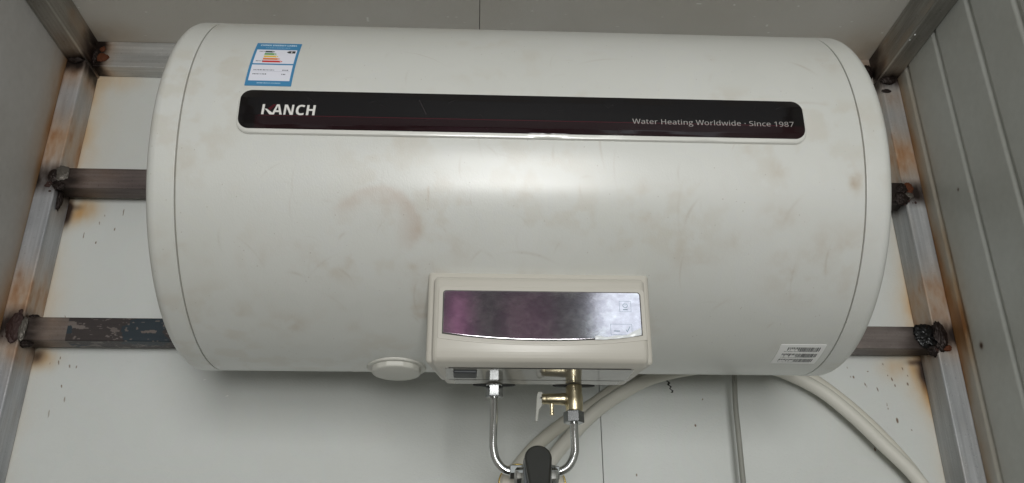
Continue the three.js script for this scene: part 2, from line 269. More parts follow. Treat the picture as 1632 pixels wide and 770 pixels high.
// left post joints
weld(midRail, [RX0 - 0.006, 0.628, ZP + 0.001], [0.008, 0.013, 0.006], 1); weld(midRail, [RX0 + 0.004, 0.613, ZP - 0.002], [0.011, 0.009, 0.008], 2); weld(midRail, [RX0 + 0.005, 0.632, ZP + 0.001], [0.012, 0.014, 0.004], 3, greyWeldMat); weld(midRail, [RX0 + 0.002, 0.6, 0.036], [0.006, 0.022, 0.008], 4);
weld(lowRail, [RX0 - 0.009, 0.389, ZP + 0.002], [0.012, 0.024, 0.005], 5, burnt); weld(lowRail, [RX0 + 0.003, 0.387, ZP + 0.002], [0.006, 0.019, 0.005], 6, greyWeldMat); weld(lowRail, [RX0 + 0.003, 0.37, ZP - 0.01], [0.012, 0.006, 0.01], 7); weld(lowRail, [RX0 + 0.006, 0.409, 0.035], [0.01, 0.006, 0.01], 8);
weld(topRail, [RX0 + 0.002, H - 0.03, 0.03], [0.008, 0.016, 0.008], 9); weld(topRail, [RX0 + 0.012, H - 0.018, 0.031], [0.005, 0.006, 0.003], 10, rustWeldMat); weld(topRail, [RX0 + 0.014, H - 0.034, 0.0305], [0.012, 0.009, 0.003], 11, rustWeldMat); weld(leftPost, [XL + 0.016, postTop - 0.002, ZP + 0.004], [0.013, 0.006, 0.006], 12);
// right post joints
weld(midRail, [RX1 - 0.006, 0.615, ZP], [0.013, 0.014, 0.008], 13); weld(midRail, [RX1 + 0.005, 0.619, ZP + 0.001], [0.009, 0.008, 0.005], 14, greyWeldMat); weld(midRail, [RX1 + 0.008, 0.634, ZP], [0.009, 0.01, 0.003], 15, rustWeldMat); weld(midRail, [RX1 - 0.002, 0.632, ZP], [0.01, 0.011, 0.006], 16);
weld(lowRail, [RX1 - 0.012, 0.392, ZP + 0.001], [0.019, 0.02, 0.009], 17, std({ color: 0x0d0d0f, roughness: 0.35, metalness: 0.3 })); weld(lowRail, [RX1 + 0.006, 0.39, ZP + 0.002], [0.012, 0.024, 0.008], 18); weld(lowRail, [RX1 - 0.002, 0.371, ZP - 0.006], [0.012, 0.009, 0.01], 19); weld(lowRail, [RX1 + 0.014, 0.374, ZP + 0.001], [0.008, 0.006, 0.004], 20, rustWeldMat);
weld(rightPost, [XR - 0.02, postTop - 0.004, ZP + 0.003], [0.014, 0.01, 0.006], 21); weld(topRail, [RX1 - 0.012, H - 0.03, 0.032], [0.014, 0.018, 0.01], 22); weld(rightPost, [XR - 0.025, postTop - 0.025, ZP + 0.001], [0.009, 0.004, 0.003], 23);

// spatter round the joints
const burntMat = std({ color: 0x3d2823, metalness: 0.3, roughness: 0.6 });
function spatter(host, cx, cy, rx, ry, n, seed) {
  const Q = rng(seed), L = []; for (let i = 0; i < n; i++) { const a = Q() * 6.283, d = Math.sqrt(Q()), k = 0.0008 + 0.0024 * Q() * Q(); L.push(weldLump([cx + rx * d * Math.cos(a), cy + ry * d * Math.sin(a), ZP + 0.0003], [k * (1 + Q()), k * (1 + Q()), k * 0.7], seed + i)); }
  part(frame, 'weld_spatter', mergeGeometries(L), burntMat, host);
}
spatter(midRail, RX0 - 0.004, 0.622, 0.013, 0.02, 16, 201); spatter(lowRail, RX0 - 0.01, 0.389, 0.016, 0.026, 22, 221); spatter(midRail, RX1 + 0.004, 0.62, 0.014, 0.02, 16, 241); spatter(lowRail, RX1 + 0.006, 0.388, 0.017, 0.024, 22, 261);

// ---------------------------------------------------------------- water heater
const HY = 0.4826, HZ = 0.2752, R = 0.206, SL = -0.295, SR = 0.392, EL = -0.3255, ER = 0.422;
const heater = thing('water_heater', [(SL + SR) / 2, HY - R, HZ], 'white horizontal cylindrical electric water heater with black brand strip', 'water heater');
const lathex = (prof, seg = 160) => { const g = new THREE.LatheGeometry(prof.map(([x, r]) => new THREE.Vector2(r, x)), seg, 0, Math.PI * 2); g.rotateZ(-Math.PI / 2); return g.translate(0, HY, HZ); };
// u = place along the heater, v = angle round it, 0 at the back
const tankUV = (g) => { const p = g.attributes.position, uv = []; for (let i = 0; i < p.count; i++) { let a = Math.atan2(p.getY(i) - HY, p.getZ(i) - HZ) / (2 * Math.PI) + 0.5; uv.push((p.getX(i) - EL) / (ER - EL), a); } g.setAttribute('uv', new THREE.Float32BufferAttribute(uv, 2)); return g; };
const smear = []; { const Rr = rng(5); for (let i = 0; i < 75; i++) smear.push([SL - 0.02 + Rr() * 0.73, -78 + Rr() * 105, 0.004 + 0.02 * Rr() * Rr(), 1 + 5 * Rr() * Rr(), 0.03 + 0.13 * Rr() * Rr(), Rr()]); for (let i = 0; i < 40; i++) smear.push([SL - 0.02 + Rr() * 0.73, -72 + Rr() * 40, 0.004 + 0.02 * Rr(), 1 + 5 * Rr(), 0.04 + 0.16 * Rr() * Rr(), Rr()]); }
const named = [[0.3799, -19.2, 0.007, 2.4, 0.42], [0.372, -16, 0.009, 2, 0.25], [0.302, -16.1, 0.008, 2.5, 0.16], [0.087, -24.2, 0.006, 1.6, 0.16], [0.3778, 23.1, 0.02, 5, 0.16], [0.2172, -45, 0.006, 2, 0.12], [-0.1237, -41, 0.012, 4, 0.16], [-0.0479, -23.9, 0.0012, 2.6, 0.25], [0.3024, -30, 0.02, 4, 0.14], [0.2592, -36.5, 0.014, 3, 0.12], [-0.1938, -66, 0.02, 4, 0.2], [0.33, -48, 0.03, 7, 0.16], [-0.05, -50, 0.03, 8, 0.12]];
const streaks = []; { const Q = rng(91); for (let i = 0; i < 70; i++) streaks.push([SL + Q() * 0.69, -70 + Q() * 92, (Q() < 0.5 ? 1.2 : -0.3) + (Q() - 0.5) * 1.2, 0.004 + 0.02 * Q() * Q(), 0.0005 + 0.0012 * Q(), 0.06 + 0.2 * Q() * Q()]); for (let i = 0; i < 16; i++) streaks.push([SL + Q() * 0.69, -66 + Q() * 60, Math.PI / 2, 0.006 + 0.02 * Q(), 0.0006 + 0.0008 * Q(), 0.08 + 0.12 * Q()]); }
const TV0 = (-95 + 180) / 360, TV1 = (60 + 180) / 360;            // the texture covers -95 .. 60 degrees
const tankTex = dataTex(2000, 1100, (u, v) => {
  const x = EL + u * (ER - EL), th = -95 + v * 155, y = th * D2R * R;
  let c = [211, 212, 207]; const m = fbm(x * 7, y * 7, 61, 5) - 0.5; c = c.map((k, i) => k + m * [10, 10, 13][i]);
  const g = fbm(x * 55, y * 55, 63, 4), g2 = fbm(x * 160, y * 160, 67, 3);
  let k = 0;
  for (const s of smear) { const dx = (x - s[0]) / s[2], dt = (th - s[1] - dx * 1.5 * (s[5] - 0.5)) / s[3]; const e = dx * dx + dt * dt; if (e < 6) k += s[4] * Math.exp(-e); }
  for (const s of named) { const dx = (x - s[0]) / s[2], dt = (th - s[1]) / s[3]; const e = dx * dx + dt * dt; if (e < 6) k += s[4] * Math.exp(-e); }
  // the rubbed ring left of the middle
  const rx = (x + 0.1) / 0.043 + 0.12 * (g2 - 0.5), ry = (th + 34) / 10.5 + 0.3 * (g - 0.5), rr = Math.hypot(rx, ry), rw = Math.max(smooth(0.1, 0.7, ry) * (0.55 + 0.45 * smooth(-0.6, 0.6, rx)), smooth(0.3, 0.75, rx) * smooth(-0.9, -0.1, ry)); const ring = 0.26 * rw * (Math.exp(-(((rr - 0.95) / (rr > 0.95 ? 0.12 : 0.3)) ** 2)) + (rr < 0.95 ? 0.4 : 0.4 * Math.exp(-(((rr - 0.95) / 0.12) ** 2)))) * (0.5 + g);
  k = clamp(k * (0.1 + 2.2 * smooth(0.3, 0.75, g)) * (0.55 + 0.9 * g2)); c = mix3(c, [176, 158, 138], k * 0.72); c = mix3(c, [178, 152, 134], ring);
  let sk = 0; for (const t of streaks) { const dx = x - t[0], dy = (th - t[1]) * D2R * R; if (dx * dx + dy * dy > 0.0012) continue; const cs = Math.cos(t[2]), sn = Math.sin(t[2]), a = dx * cs + dy * sn, b = -dx * sn + dy * cs + 0.12 * a * a / t[3]; const e = (a / t[3]) ** 2 + (b / t[4]) ** 2; if (e < 5) sk += t[5] * Math.exp(-e); } c = mix3(c, [160, 146, 130], clamp(sk * (0.4 + 1.2 * g)));
  const e2 = smooth(0.5, 0.68, fbm(x * 6 + 4, y * 9, 71, 4)) * smooth(0.42, 0.7, g); c = mix3(c, [184, 170, 148], 0.17 * e2);
  if (hash(Math.floor(x * 1300), Math.floor(y * 1300), 73) > 0.9995) c = mix3(c, [150, 142, 132], 0.5);
  return c;
});
const tuv = (g) => { tankUV(g); const uv = g.attributes.uv; for (let i = 0; i < uv.count; i++) uv.setY(i, clamp((uv.getY(i) - TV0) / (TV1 - TV0), 0.0005, 0.9995)); return g; };
const paintMat = std({ map: tankTex, roughness: 0.4, clearcoat: 0.55, clearcoatRoughness: 0.23, bumpMap: rep(grain, 8, 4), bumpScale: 0.0002 });
const shellProf = [[SL + 0.0008, R - 0.004], [SL + 0.0008, R - 0.0007], [SL + 0.0015, R]]; for (let i = 1; i < 20; i++) shellProf.push([SL + 0.0015 + (SR - SL - 0.003) * i / 20, R]); shellProf.push([SR - 0.0015, R], [SR - 0.0008, R - 0.0007], [SR - 0.0008, R - 0.004]);
part(heater, 'tank_shell', tuv(lathex(shellProf)), paintMat);
for (const [s, e, d] of [[SL, EL, -1], [SR, ER, 1]]) {
  const rc = 0.0115, p = [[s + d * 0.0004, R - 0.006], [s + d * 0.0004, R - 0.0006], [s + d * 0.001, R + 0.0002], [e - d * rc, R + 0.0002]];
  for (let k = 1; k <= 10; k++) { const a = k / 10 * Math.PI / 2; p.push([e - d * rc + d * rc * Math.sin(a), R + 0.0002 - rc + rc * Math.cos(a)]); }
  for (const [f, o] of [[0.85, 0.0006], [0.6, 0.0015], [0.3, 0.002], [0.001, 0.0022]]) p.push([e + d * o, R * f]);
  if (d < 0) p.reverse();
  part(heater, 'end_cap', tuv(lathex(p)), paintMat);
}
part(heater, 'seam_gasket', lathex([[SL - 0.004, R - 0.006], [SL - 0.004, R - 0.0025], [SL + 0.004, R - 0.0025], [SL + 0.004, R - 0.006]]), std({ color: 0x98958c, roughness: 0.8 }));
part(heater, 'seam_gasket', lathex([[SR - 0.004, R - 0.006], [SR - 0.004, R - 0.0025], [SR + 0.004, R - 0.0025], [SR + 0.004, R - 0.006]]), std({ color: 0x98958c, roughness: 0.8 }));
for (const x of [-0.16, 0.25]) part(heater, 'hanging_bracket', box(x - 0.03, x + 0.03, L2, M1 + 0.004, ZP + 0.0004, 0.082), std({ color: 0x777777, metalness: 0.6, roughness: 0.5 }));

// a rounded rectangle bent round the tank: rings of [inset, height], then a filled top
const onTank = (x, th, h) => [x, HY + (R + h) * Math.sin(th), HZ + (R + h) * Math.cos(th)];
function bentPlate(x0, x1, t0, t1, rc, rings, shear = 0) {
  const cx = (x0 + x1) / 2, ct = (t0 + t1) / 2 * D2R, hw = (x1 - x0) / 2, hh = (t1 - t0) / 2 * D2R * R;
  const sx = (dy) => shear * dy;
  const loop = (ins) => { const w = hw - ins, h = hh - ins, r = Math.max(rc - ins, 0.0003), o = []; const c = (ax, ay, a0) => { for (let k = 0; k <= 10; k++) { const a = a0 + k * Math.PI / 20; o.push([ax + r * Math.cos(a), ay + r * Math.sin(a)]); } };
    const line = (ax, ay, bx, by, n) => { for (let k = 1; k < n; k++) o.push([ax + (bx - ax) * k / n, ay + (by - ay) * k / n]); };
    c(w - r, h - r, 0); line(w - r, h, -w + r, h, 24); c(-w + r, h - r, Math.PI / 2); line(-w, h - r, -w, -h + r, 8); c(-w + r, -h + r, Math.PI); line(-w + r, -h, w - r, -h, 24); c(w - r, -h + r, 1.5 * Math.PI); line(w, -h + r, w, h - r, 8); return o; };
  const pos = [], uv = [], idx = []; const put = (dx, dy, h) => { pos.push(...onTank(cx + dx + sx(dy), ct + dy / R, h)); uv.push((dx + hw) / (2 * hw), (dy + hh) / (2 * hh)); };
  let n = 0; rings.forEach(([ins, h], k) => { const L = loop(ins); n = L.length; L.forEach(([a, b]) => put(a, b, h)); if (k) for (let i = 0; i < n; i++) { const a = (k - 1) * n + i, b = (k - 1) * n + (i + 1) % n, c = a + n, d = b + n; idx.push(a, b, c, b, d, c); } });
  const [ins, h] = rings[rings.length - 1], w = hw - ins, hg = hh - ins, r = Math.max(rc - ins, 0.0003), rows = [];
  for (let k = 0; k <= 10; k++) rows.push(-hg + r - r * Math.cos(k / 10 * Math.PI / 2)); for (let k = 1; k < 12; k++) rows.push(-hg + r + (2 * hg - 2 * r) * k / 12); for (let k = 0; k <= 10; k++) rows.push(hg - r + r * Math.sin(k / 10 * Math.PI / 2));
  const start = pos.length / 3, NC = 24; rows.forEach((y) => { const e = Math.max(0, Math.abs(y) - (hg - r)); const ww = w - r + Math.sqrt(Math.max(0, r * r - e * e)); for (let i = 0; i <= NC; i++) put(-ww + 2 * ww * i / NC, y, h); });
  for (let j = 0; j < rows.length - 1; j++) for (let i = 0; i < NC; i++) { const a = start + j * (NC + 1) + i; idx.push(a, a + 1, a + NC + 1, a + 1, a + NC + 2, a + NC + 1); }
  const g = new THREE.BufferGeometry(); g.setAttribute('position', new THREE.Float32BufferAttribute(pos, 3)); g.setAttribute('uv', new THREE.Float32BufferAttribute(uv, 2)); g.setIndex(idx); return toCreasedNormals(g, 0.8);
}
// brand strip
const BX0 = -0.2368, BX1 = 0.3312, BT0 = -7.55, BT1 = 4.4;
const bannerTex = canvasTex(2048, 156, (c, w, h) => {
  c.fillStyle = '#141112'; c.fillRect(0, 0, w, h); c.fillStyle = '#221114'; c.fillRect(60, h * 0.68, w, h * 0.32); c.fillStyle = '#4a1620'; c.fillRect(70, h * 0.665, w - 130, 2.5);
  c.fillStyle = '#e4e2de'; const y1 = 0.655 * h, y0 = 0.39 * h, x0 = 78; const H1 = y1 - y0;
  c.save(); c.transform(1, 0, -0.06, 1, 0, 0); c.translate(8, 0);
  // first letter: a stem and a low swooping arm that runs into the next letter, with a dark red upper arm
  c.fillRect(x0, y0, 9, H1); c.beginPath(); c.moveTo(x0 + 9, y0 + H1 * 0.42); c.lineTo(x0 + 18, y0 + H1 * 0.46); c.lineTo(x0 + 40, y1 - 7); c.lineTo(x0 + 46, y1 - 7); c.lineTo(x0 + 44, y1); c.lineTo(x0 + 30, y1); c.closePath(); c.fill();
  c.fillStyle = '#4a1119'; c.beginPath(); c.moveTo(x0 + 20, y0 + H1 * 0.42); c.lineTo(x0 + 38, y0); c.lineTo(x0 + 50, y0); c.lineTo(x0 + 30, y0 + H1 * 0.6); c.closePath(); c.fill();
  c.fillStyle = '#e4e2de'; c.font = `bold ${H1 / 0.72}px sans-serif`; const tw = c.measureText('ANCH').width; c.save(); c.translate(x0 + 37, y1); c.scale(157 / tw, 1); c.fillText('ANCH', 0, 0); c.restore(); c.restore();
  c.fillStyle = '#a5a29f'; c.font = `${0.28 * h}px sans-serif`; const t = 'Water Heating Worldwide \u00b7 Since 1987', w2 = c.measureText(t).width; c.save(); c.translate(0.69 * w, 0.70 * h); c.scale(0.291 * w / w2, 0.62); c.fillText(t, 0, 0); c.restore();
  const Rr = rng(8); for (let i = 0; i < 46; i++) { c.globalAlpha = 0.05 + 0.1 * Rr(); c.strokeStyle = '#b8a8a8'; c.lineWidth = 0.7 + Rr(); const x = Rr() * w, y = Rr() * h; c.beginPath(); c.moveTo(x, y); c.lineTo(x + (Rr() - 0.5) * 60, y + (Rr() - 0.5) * 40); c.stroke(); }
  c.globalAlpha = 0.35; c.strokeStyle = '#8d7f80'; c.lineWidth = 2; c.beginPath(); c.moveTo(640, 30); c.quadraticCurveTo(655, 62, 668, 90); c.stroke(); c.globalAlpha = 1;
});
const trimMat = std({ color: 0xdcdcd6, roughness: 0.22, clearcoat: 0.6, clearcoatRoughness: 0.12 });
const trim = part(heater, 'brand_strip_trim', bentPlate(BX0 - 0.0022, BX1 + 0.0022, -8.75, BT1 + 0.3, 0.0135, [[0, -0.001], [0, 0.002], [0.0007, 0.0034], [0.0018, 0.0041], [0.003, 0.0044]]), trimMat);
part(heater, 'brand_strip', bentPlate(BX0, BX1, BT0, BT1, 0.011, [[0, 0.003], [0, 0.0047], [0.0005, 0.005]]), std({ map: bannerTex, roughness: 0.14, specularIntensity: 0.7 }), trim);
// energy label
const energyTex = canvasTex(512, 720, (c, w, h) => {
  c.fillStyle = '#3f86b4'; c.fillRect(0, 0, w, h); c.fillStyle = '#e6e7f2'; c.fillRect(28, 140, w - 56, 250); c.fillRect(28, 412, w - 56, 238);
  c.fillStyle = '#dcebf5'; c.textAlign = 'center'; c.font = 'bold 44px sans-serif'; c.fillText('CHINA ENERGY LABEL', w / 2, 62, w - 90); const Rr = rng(12);
  c.globalAlpha = 0.55; for (let i = 0; i < 14; i++) c.fillRect(120 + i * 20, 92, 8 + Rr() * 8, 14); c.globalAlpha = 0.85; for (let i = 0; i < 24; i++) c.fillRect(130 + i * 11, 676, 4 + Rr() * 5, 12); c.globalAlpha = 1;
  const bars = [['#2b3b36', 78], ['#4f9a3a', 106], ['#e6c63c', 134], ['#e2813c', 162], ['#cf2f2f', 196]];
  bars.forEach(([col, L], i) => { const y = 164 + i * 44, x = 128; c.fillStyle = col; c.fillRect(x, y, L, 30); c.beginPath(); c.moveTo(x + L, y - 3); c.lineTo(x + L + 34, y + 15); c.lineTo(x + L, y + 33); c.fill(); c.fillStyle = '#ffffff'; c.fillRect(x + L + 2, y + 8, 9, 13); });
  c.fillStyle = '#22262b'; c.beginPath(); c.moveTo(370, 182); c.lineTo(400, 160); c.lineTo(470, 160); c.lineTo(470, 204); c.lineTo(400, 204); c.fill(); c.fillStyle = '#fff'; c.fillRect(424, 166, 9, 32);
  c.fillStyle = '#474b57'; for (const [x, y, n] of [[62, 168, 4], [56, 342, 5], [60, 486, 14], [60, 548, 9], [380, 486, 4], [380, 548, 3]]) for (let i = 0; i < n; i++) c.fillRect(x + i * 17, y, 6 + Rr() * 8, 14);
  c.fillStyle = '#7f8496'; c.fillRect(46, 512, w - 92, 2);
});
const paperMat = (map) => std({ map, roughness: 0.5 });
part(heater, 'energy_label', bentPlate(-0.2361, -0.1893, 6.9, 26.6, 0.0004, [[0, 0.0001], [0, 0.0005]], 0.02), paperMat(energyTex));
const barTex = canvasTex(640, 420, (c, w, h) => {
  c.fillStyle = '#f4f4f3'; c.fillRect(0, 0, w, h); c.fillStyle = '#26272a'; const Rr = rng(31);
  for (const y of [52, 176, 296]) { let x = 78 + (y === 52 ? 40 : 0); while (x < w - 70) { const b = 7 + Math.floor(Rr() * 4) * 4; c.fillRect(x, y, b, x > 290 ? 78 : 36 + Math.floor(Rr() * 2) * 26); x += b + 4 + Math.floor(Rr() * 3) * 3; } for (let i = 0; i < 26; i++) c.fillRect(84 + i * 18, y + 76, 5 + Rr() * 7, 12); }
});
part(heater, 'barcode_label', bentPlate(0.332, 0.382, -84.7, -72.6, 0.0004, [[0, 0.0001], [0, 0.0005]]), paperMat(barTex));
// round cover underneath
const plasticMat = std({ color: 0xcfcec6, roughness: 0.4, bumpMap: rep(grain, 3, 3), bumpScale: 0.0001 });
{ const a = -92.3 * D2R; const g = new THREE.LatheGeometry([[0.0001, -0.0082], [0.0252, -0.0082], [0.0268, -0.0076], [0.0275, -0.0066], [0.0277, -0.004], [0.0278, -0.0025], [0.0325, -0.0022], [0.0335, -0.001], [0.0335, 0.004]].map(([r, h]) => new THREE.Vector2(r, h)), 64);
  const gg = toCreasedNormals(g, 0.7); gg.rotateX(a + Math.PI / 2); gg.translate(-0.088, HY + R * Math.sin(a), HZ + R * Math.cos(a)); part(heater, 'dial_cover', gg, plasticMat); }
// control box
const CX0 = -0.041, CX1 = 0.1685, CY0 = 0.2358, CY1 = 0.325, CZ = 0.4262;
function profBox(x0, x1, pts, bev) { const s = new THREE.Shape(pts.map(([z, y]) => new THREE.Vector2(-z, y))); const g = new THREE.ExtrudeGeometry(s, { depth: x1 - x0 - 2 * bev, bevelEnabled: true, bevelThickness: bev, bevelSize: bev, bevelSegments: 4, bevelOffset: -bev }); g.rotateY(Math.PI / 2); g.translate(x0 + bev, 0, 0); const p = g.attributes.position, m = (x0 + x1) / 2; for (let i = 0; i < p.count; i++) { const k = 1 - 0.115 * clamp((0.405 - p.getZ(i)) / 0.06); p.setX(i, m + (p.getX(i) - m) * k); } return toCreasedNormals(g, 0.5); }
const arc = (cz, cy, r, a0, a1, n = 8) => Array.from({ length: n + 1 }, (_, k) => { const a = (a0 + (a1 - a0) * k / n) * D2R; return [cz + r * Math.cos(a), cy + r * Math.sin(a)]; });
const boxMat = std({ color: 0xc6c2b8, roughness: 0.38, clearcoat: 0.2, clearcoatRoughness: 0.25, bumpMap: rep(grain, 3, 3), bumpScale: 0.00008 });
const panelBox = part(heater, 'control_box', profBox(CX0, CX1, [[0.336, CY1], ...arc(0.352, CY0 + 0.016, 0.016, 180, 270), ...arc(CZ - 0.014, CY0 + 0.014, 0.014, -90, 0), ...arc(CZ - 0.006, CY1 - 0.006, 0.006, 0, 90)].map(([z, y]) => [z, y]), 0.005), boxMat);
part(heater, 'box_flange', profBox(CX0 - 0.0064, CX1 + 0.0064, [[0.338, 0.3335], ...arc(0.35, 0.252, 0.012, 180, 270), ...arc(0.408, 0.244, 0.004, -90, 0), ...arc(0.4125, 0.33, 0.0035, 0, 90)], 0.004), boxMat, panelBox);
// display: outline with a bowed lower edge
function dispShape(e) { const s = new THREE.Shape(), x0 = -0.0309 - e, x1 = 0.1622 + e, y1 = 0.3082 + e, ys = 0.2652 - e, ym = 0.2572 - e, r = 0.003 + e * 0.5; s.moveTo(x0 + r, y1); s.lineTo(x1 - r, y1); s.absarc(x1 - r, y1 - r, r, Math.PI / 2, 0, true); s.lineTo(x1, ys); s.bezierCurveTo(x1 - 0.06, ym - 0.0005, x0 + 0.06, ym - 0.0005, x0, ys); s.lineTo(x0, y1 - r); s.absarc(x0 + r, y1 - r, r, Math.PI, Math.PI / 2, true); return s; }
const ext = (s, d, bev, z) => new THREE.ExtrudeGeometry(s, { depth: d, bevelEnabled: bev > 0, bevelThickness: bev, bevelSize: bev, bevelSegments: 3, bevelOffset: -bev, curveSegments: 24 }).translate(0, 0, z);
part(heater, 'display_surround', ext(dispShape(0.0052), 0.0004, 0.0008, CZ - 0.0006), boxMat, panelBox);
part(heater, 'display_gasket', ext(dispShape(0.0009), 0.0004, 0, CZ + 0.0003), std({ color: 0x3a3936, roughness: 0.6 }), panelBox);
const DX0 = -0.0309, DX1 = 0.1622, DY0 = 0.2572, DY1 = 0.3082;
const dispTex = canvasTex(1400, 370, (c, w, h) => {
  const im = c.createImageData(w, h);
  for (let j = 0; j < h; j++) for (let i = 0; i < w; i++) {
    const x = i / w, y = j / h, n = fbm(x * 14, y * 4, 81, 4), n2 = fbm(x * 45, y * 16, 83, 3);
    const c0 = mix3([212, 208, 212], [190, 184, 192], smooth(0.35, 0.65, n)), k = (n2 - 0.5) * 30, q = (j * w + i) * 4; im.data[q] = c0[0] + k; im.data[q + 1] = c0[1] + k; im.data[q + 2] = c0[2] + k; im.data[q + 3] = 255;
  }
  c.putImageData(im, 0, 0);
  c.strokeStyle = '#7d858a'; c.lineWidth = 2.5; c.strokeRect(1250, 66, 82, 78); c.strokeRect(1180, 238, 150, 78); c.lineWidth = 5; c.beginPath(); c.arc(1291, 98, 16, -1.1, 4.2); c.moveTo(1291, 76); c.lineTo(1291, 98); c.stroke(); c.fillStyle = '#56646b'; c.fillRect(1274, 126, 34, 6); c.beginPath(); c.moveTo(1288, 278); c.lineTo(1296, 294); c.lineTo(1318, 254); c.stroke(); c.fillRect(1200, 286, 44, 6);
  const Rr = rng(19); for (let i = 0; i < 120; i++) { const x = Rr() * w * 0.82, y = Rr() * h, a = -0.75 + (Rr() - 0.5) * 1.6, L = 10 + 60 * Rr() * Rr(); c.globalAlpha = 0.1 + 0.3 * Rr() * Rr(); c.strokeStyle = '#d8d2dc'; c.lineWidth = 0.8 + 1.6 * Rr(); c.beginPath(); c.moveTo(x, y); c.lineTo(x + L * Math.cos(a), y + L * Math.sin(a)); c.stroke(); }
  c.globalAlpha = 0.85; c.strokeStyle = '#d6d0da'; for (const [x0, y0, x1, y1, l] of [[220, 176, 350, 36, 3], [820, 214, 920, 128, 4], [870, 196, 930, 140, 3], [655, 40, 690, 20, 7], [300, 300, 345, 236, 2], [100, 124, 190, 126, 3], [30, 186, 66, 184, 4], [440, 20, 462, 12, 5], [910, 236, 950, 232, 4]]) { c.lineWidth = l; c.beginPath(); c.moveTo(x0, y0); c.lineTo(x1, y1); c.stroke(); }
  c.globalAlpha = 1;
});
const dg = ext(dispShape(0), 0.0006, 0.0004, CZ + 0.0009); { const p = dg.attributes.position, uv = dg.attributes.uv; for (let i = 0; i < p.count; i++) uv.setXY(i, (p.getX(i) - DX0) / (DX1 - DX0), (p.getY(i) - DY0) / (DY1 - DY0)); }
const disp = part(heater, 'display_window', dg, std({ map: dispTex, roughness: 0.1, metalness: 0.9, bumpMap: rep(grain, 1, 1), bumpScale: 0.000015 }), panelBox);
// peeling protective film at its lower right corner
{ const g = new THREE.PlaneGeometry(0.046, 0.008, 24, 6), p = g.attributes.position; for (let i = 0; i < p.count; i++) { const u = p.getX(i) / 0.046 + 0.5, v = p.getY(i) / 0.008 + 0.5; const x = 0.116 + u * 0.0455, low = 0.2592 + 0.0052 * u * u, y = low + v * (0.0035 + 0.006 * u ** 6 - 0.001 * u + 0.0006 * Math.sin(u * 17)); p.setXYZ(i, x, y, CZ + 0.0022 + 0.0006 * Math.sin(v * 3) + 0.0004 * Math.sin(u * 23)); } g.computeVertexNormals();
  part(heater, 'peeling_film', mergeGeometries([g]), std({ color: 0xeef2f4, roughness: 0.25, side: THREE.DoubleSide }), panelBox); }
// underside of the box
const underMat = std({ color: 0x8a887f, roughness: 0.1, clearcoat: 0.6, clearcoatRoughness: 0.05 });
part(heater, 'underside_plate', rbox(-0.028, 0.156, CY0 - 0.0006, CY0 + 0.001, 0.3685, 0.4085, 0.0005, 2), underMat, panelBox);
part(heater, 'underside_strip', rbox(-0.02, 0.148, CY0 - 0.0006, CY0 + 0.001, 0.3515, 0.367, 0.0005, 2), underMat, panelBox);
for (const [z0, z1] of [[0.367, 0.3685], [0.4085, 0.4102]]) part(heater, 'underside_joint', box(-0.025, 0.153, CY0 - 0.0004, CY0 + 0.001, z0, z1), std({ color: 0x1d1d1b, roughness: 0.8 }), panelBox);
part(heater, 'rubber_plug', rbox(-0.0205, 0.0025, CY0 - 0.0035, CY0, 0.383, 0.403, 0.0015, 3), std({ color: 0x34373a, roughness: 0.5 }), panelBox);
for (const x of [0.0207, 0.1032]) part(heater, 'pipe_notch_dark', lathe([[0.0001, 0.0012], [0.0062, 0.0005], [0.02, 0.0012], [0.022, 0.0018], [0.022, 0.003]], [0, 0, 0]).scale(1, 1, 0.2).translate(x, CY0 - 0.0028, 0.3475), std({ color: 0x1c1d1c, roughness: 0.6 }), panelBox);  // black ellipses stand for the shaded notches where the pipes pass

// ---------------------------------------------------------------- pipes, relief valve, mixer
const chrome = std({ color: 0xdcdedd, metalness: 1, roughness: 0.09 });
const dullChrome = std({ color: 0x9b9d9e, metalness: 1, roughness: 0.22 });
const brass = std({ color: 0xcdc2a4, metalness: 1, roughness: 0.3, bumpMap: rep(grain, 1, 1), bumpScale: 0.0001 });
const PZ = 0.35, PY = CY0 - 0.0028;
const hot = thing('chrome_pipe', [0.0207, 0.147, PZ], 'bent chrome pipe with hex nut under left side of the control box', 'pipe', 'chrome pipes between heater and mixer tap');
part(hot, 'pipe', tube([[0.0207, 0.226, PZ], [0.0205, 0.2, PZ], [0.02, 0.182, PZ], [0.0202, 0.17, PZ], [0.0228, 0.1592, PZ], [0.0285, 0.1512, PZ], [0.0345, 0.148, PZ], [0.042, 0.1471, PZ]], 0.00435, 90, 24), chrome);
part(hot, 'hex_nut', hexNut(0.0152, 0.0125, [0.0207, 0.2275, PZ], 'y', 0.0008, 0.03), dullChrome); part(hot, 'washer', lathe([[0.0045, -0.001], [0.0082, -0.001], [0.0085, 0], [0.006, 0.0018], [0.0045, 0.002]], [0.0207, 0.2358 - 0.0016, PZ]), chrome);
const cold = thing('chrome_pipe', [0.1019, 0.147, PZ], 'bent chrome pipe below the brass relief valve', 'pipe', 'chrome pipes between heater and mixer tap');
part(cold, 'pipe', tube([[0.102, 0.2, PZ], [0.102, 0.186, PZ], [0.1022, 0.176, PZ], [0.1018, 0.1666, PZ], [0.099, 0.1582, PZ], [0.0938, 0.1512, PZ], [0.0875, 0.1476, PZ], [0.08, 0.1463, PZ]], 0.00435, 90, 24), chrome);
part(cold, 'hex_nut', hexNut(0.018, 0.0118, [0.102, 0.2015, PZ], 'y', 0.0008, 0.16), dullChrome);
const valve = thing('relief_valve', [0.1028, 0.2076, PZ], 'brass safety relief valve with side arm and pale lever', 'valve');
part(valve, 'body', lathe([[0.0078, -0.0205], [0.0088, -0.019], [0.0092, -0.006], [0.0086, -0.002], [0.0082, 0], [0.0082, 0.006]], [0.1028, 0.2275, PZ]), brass);
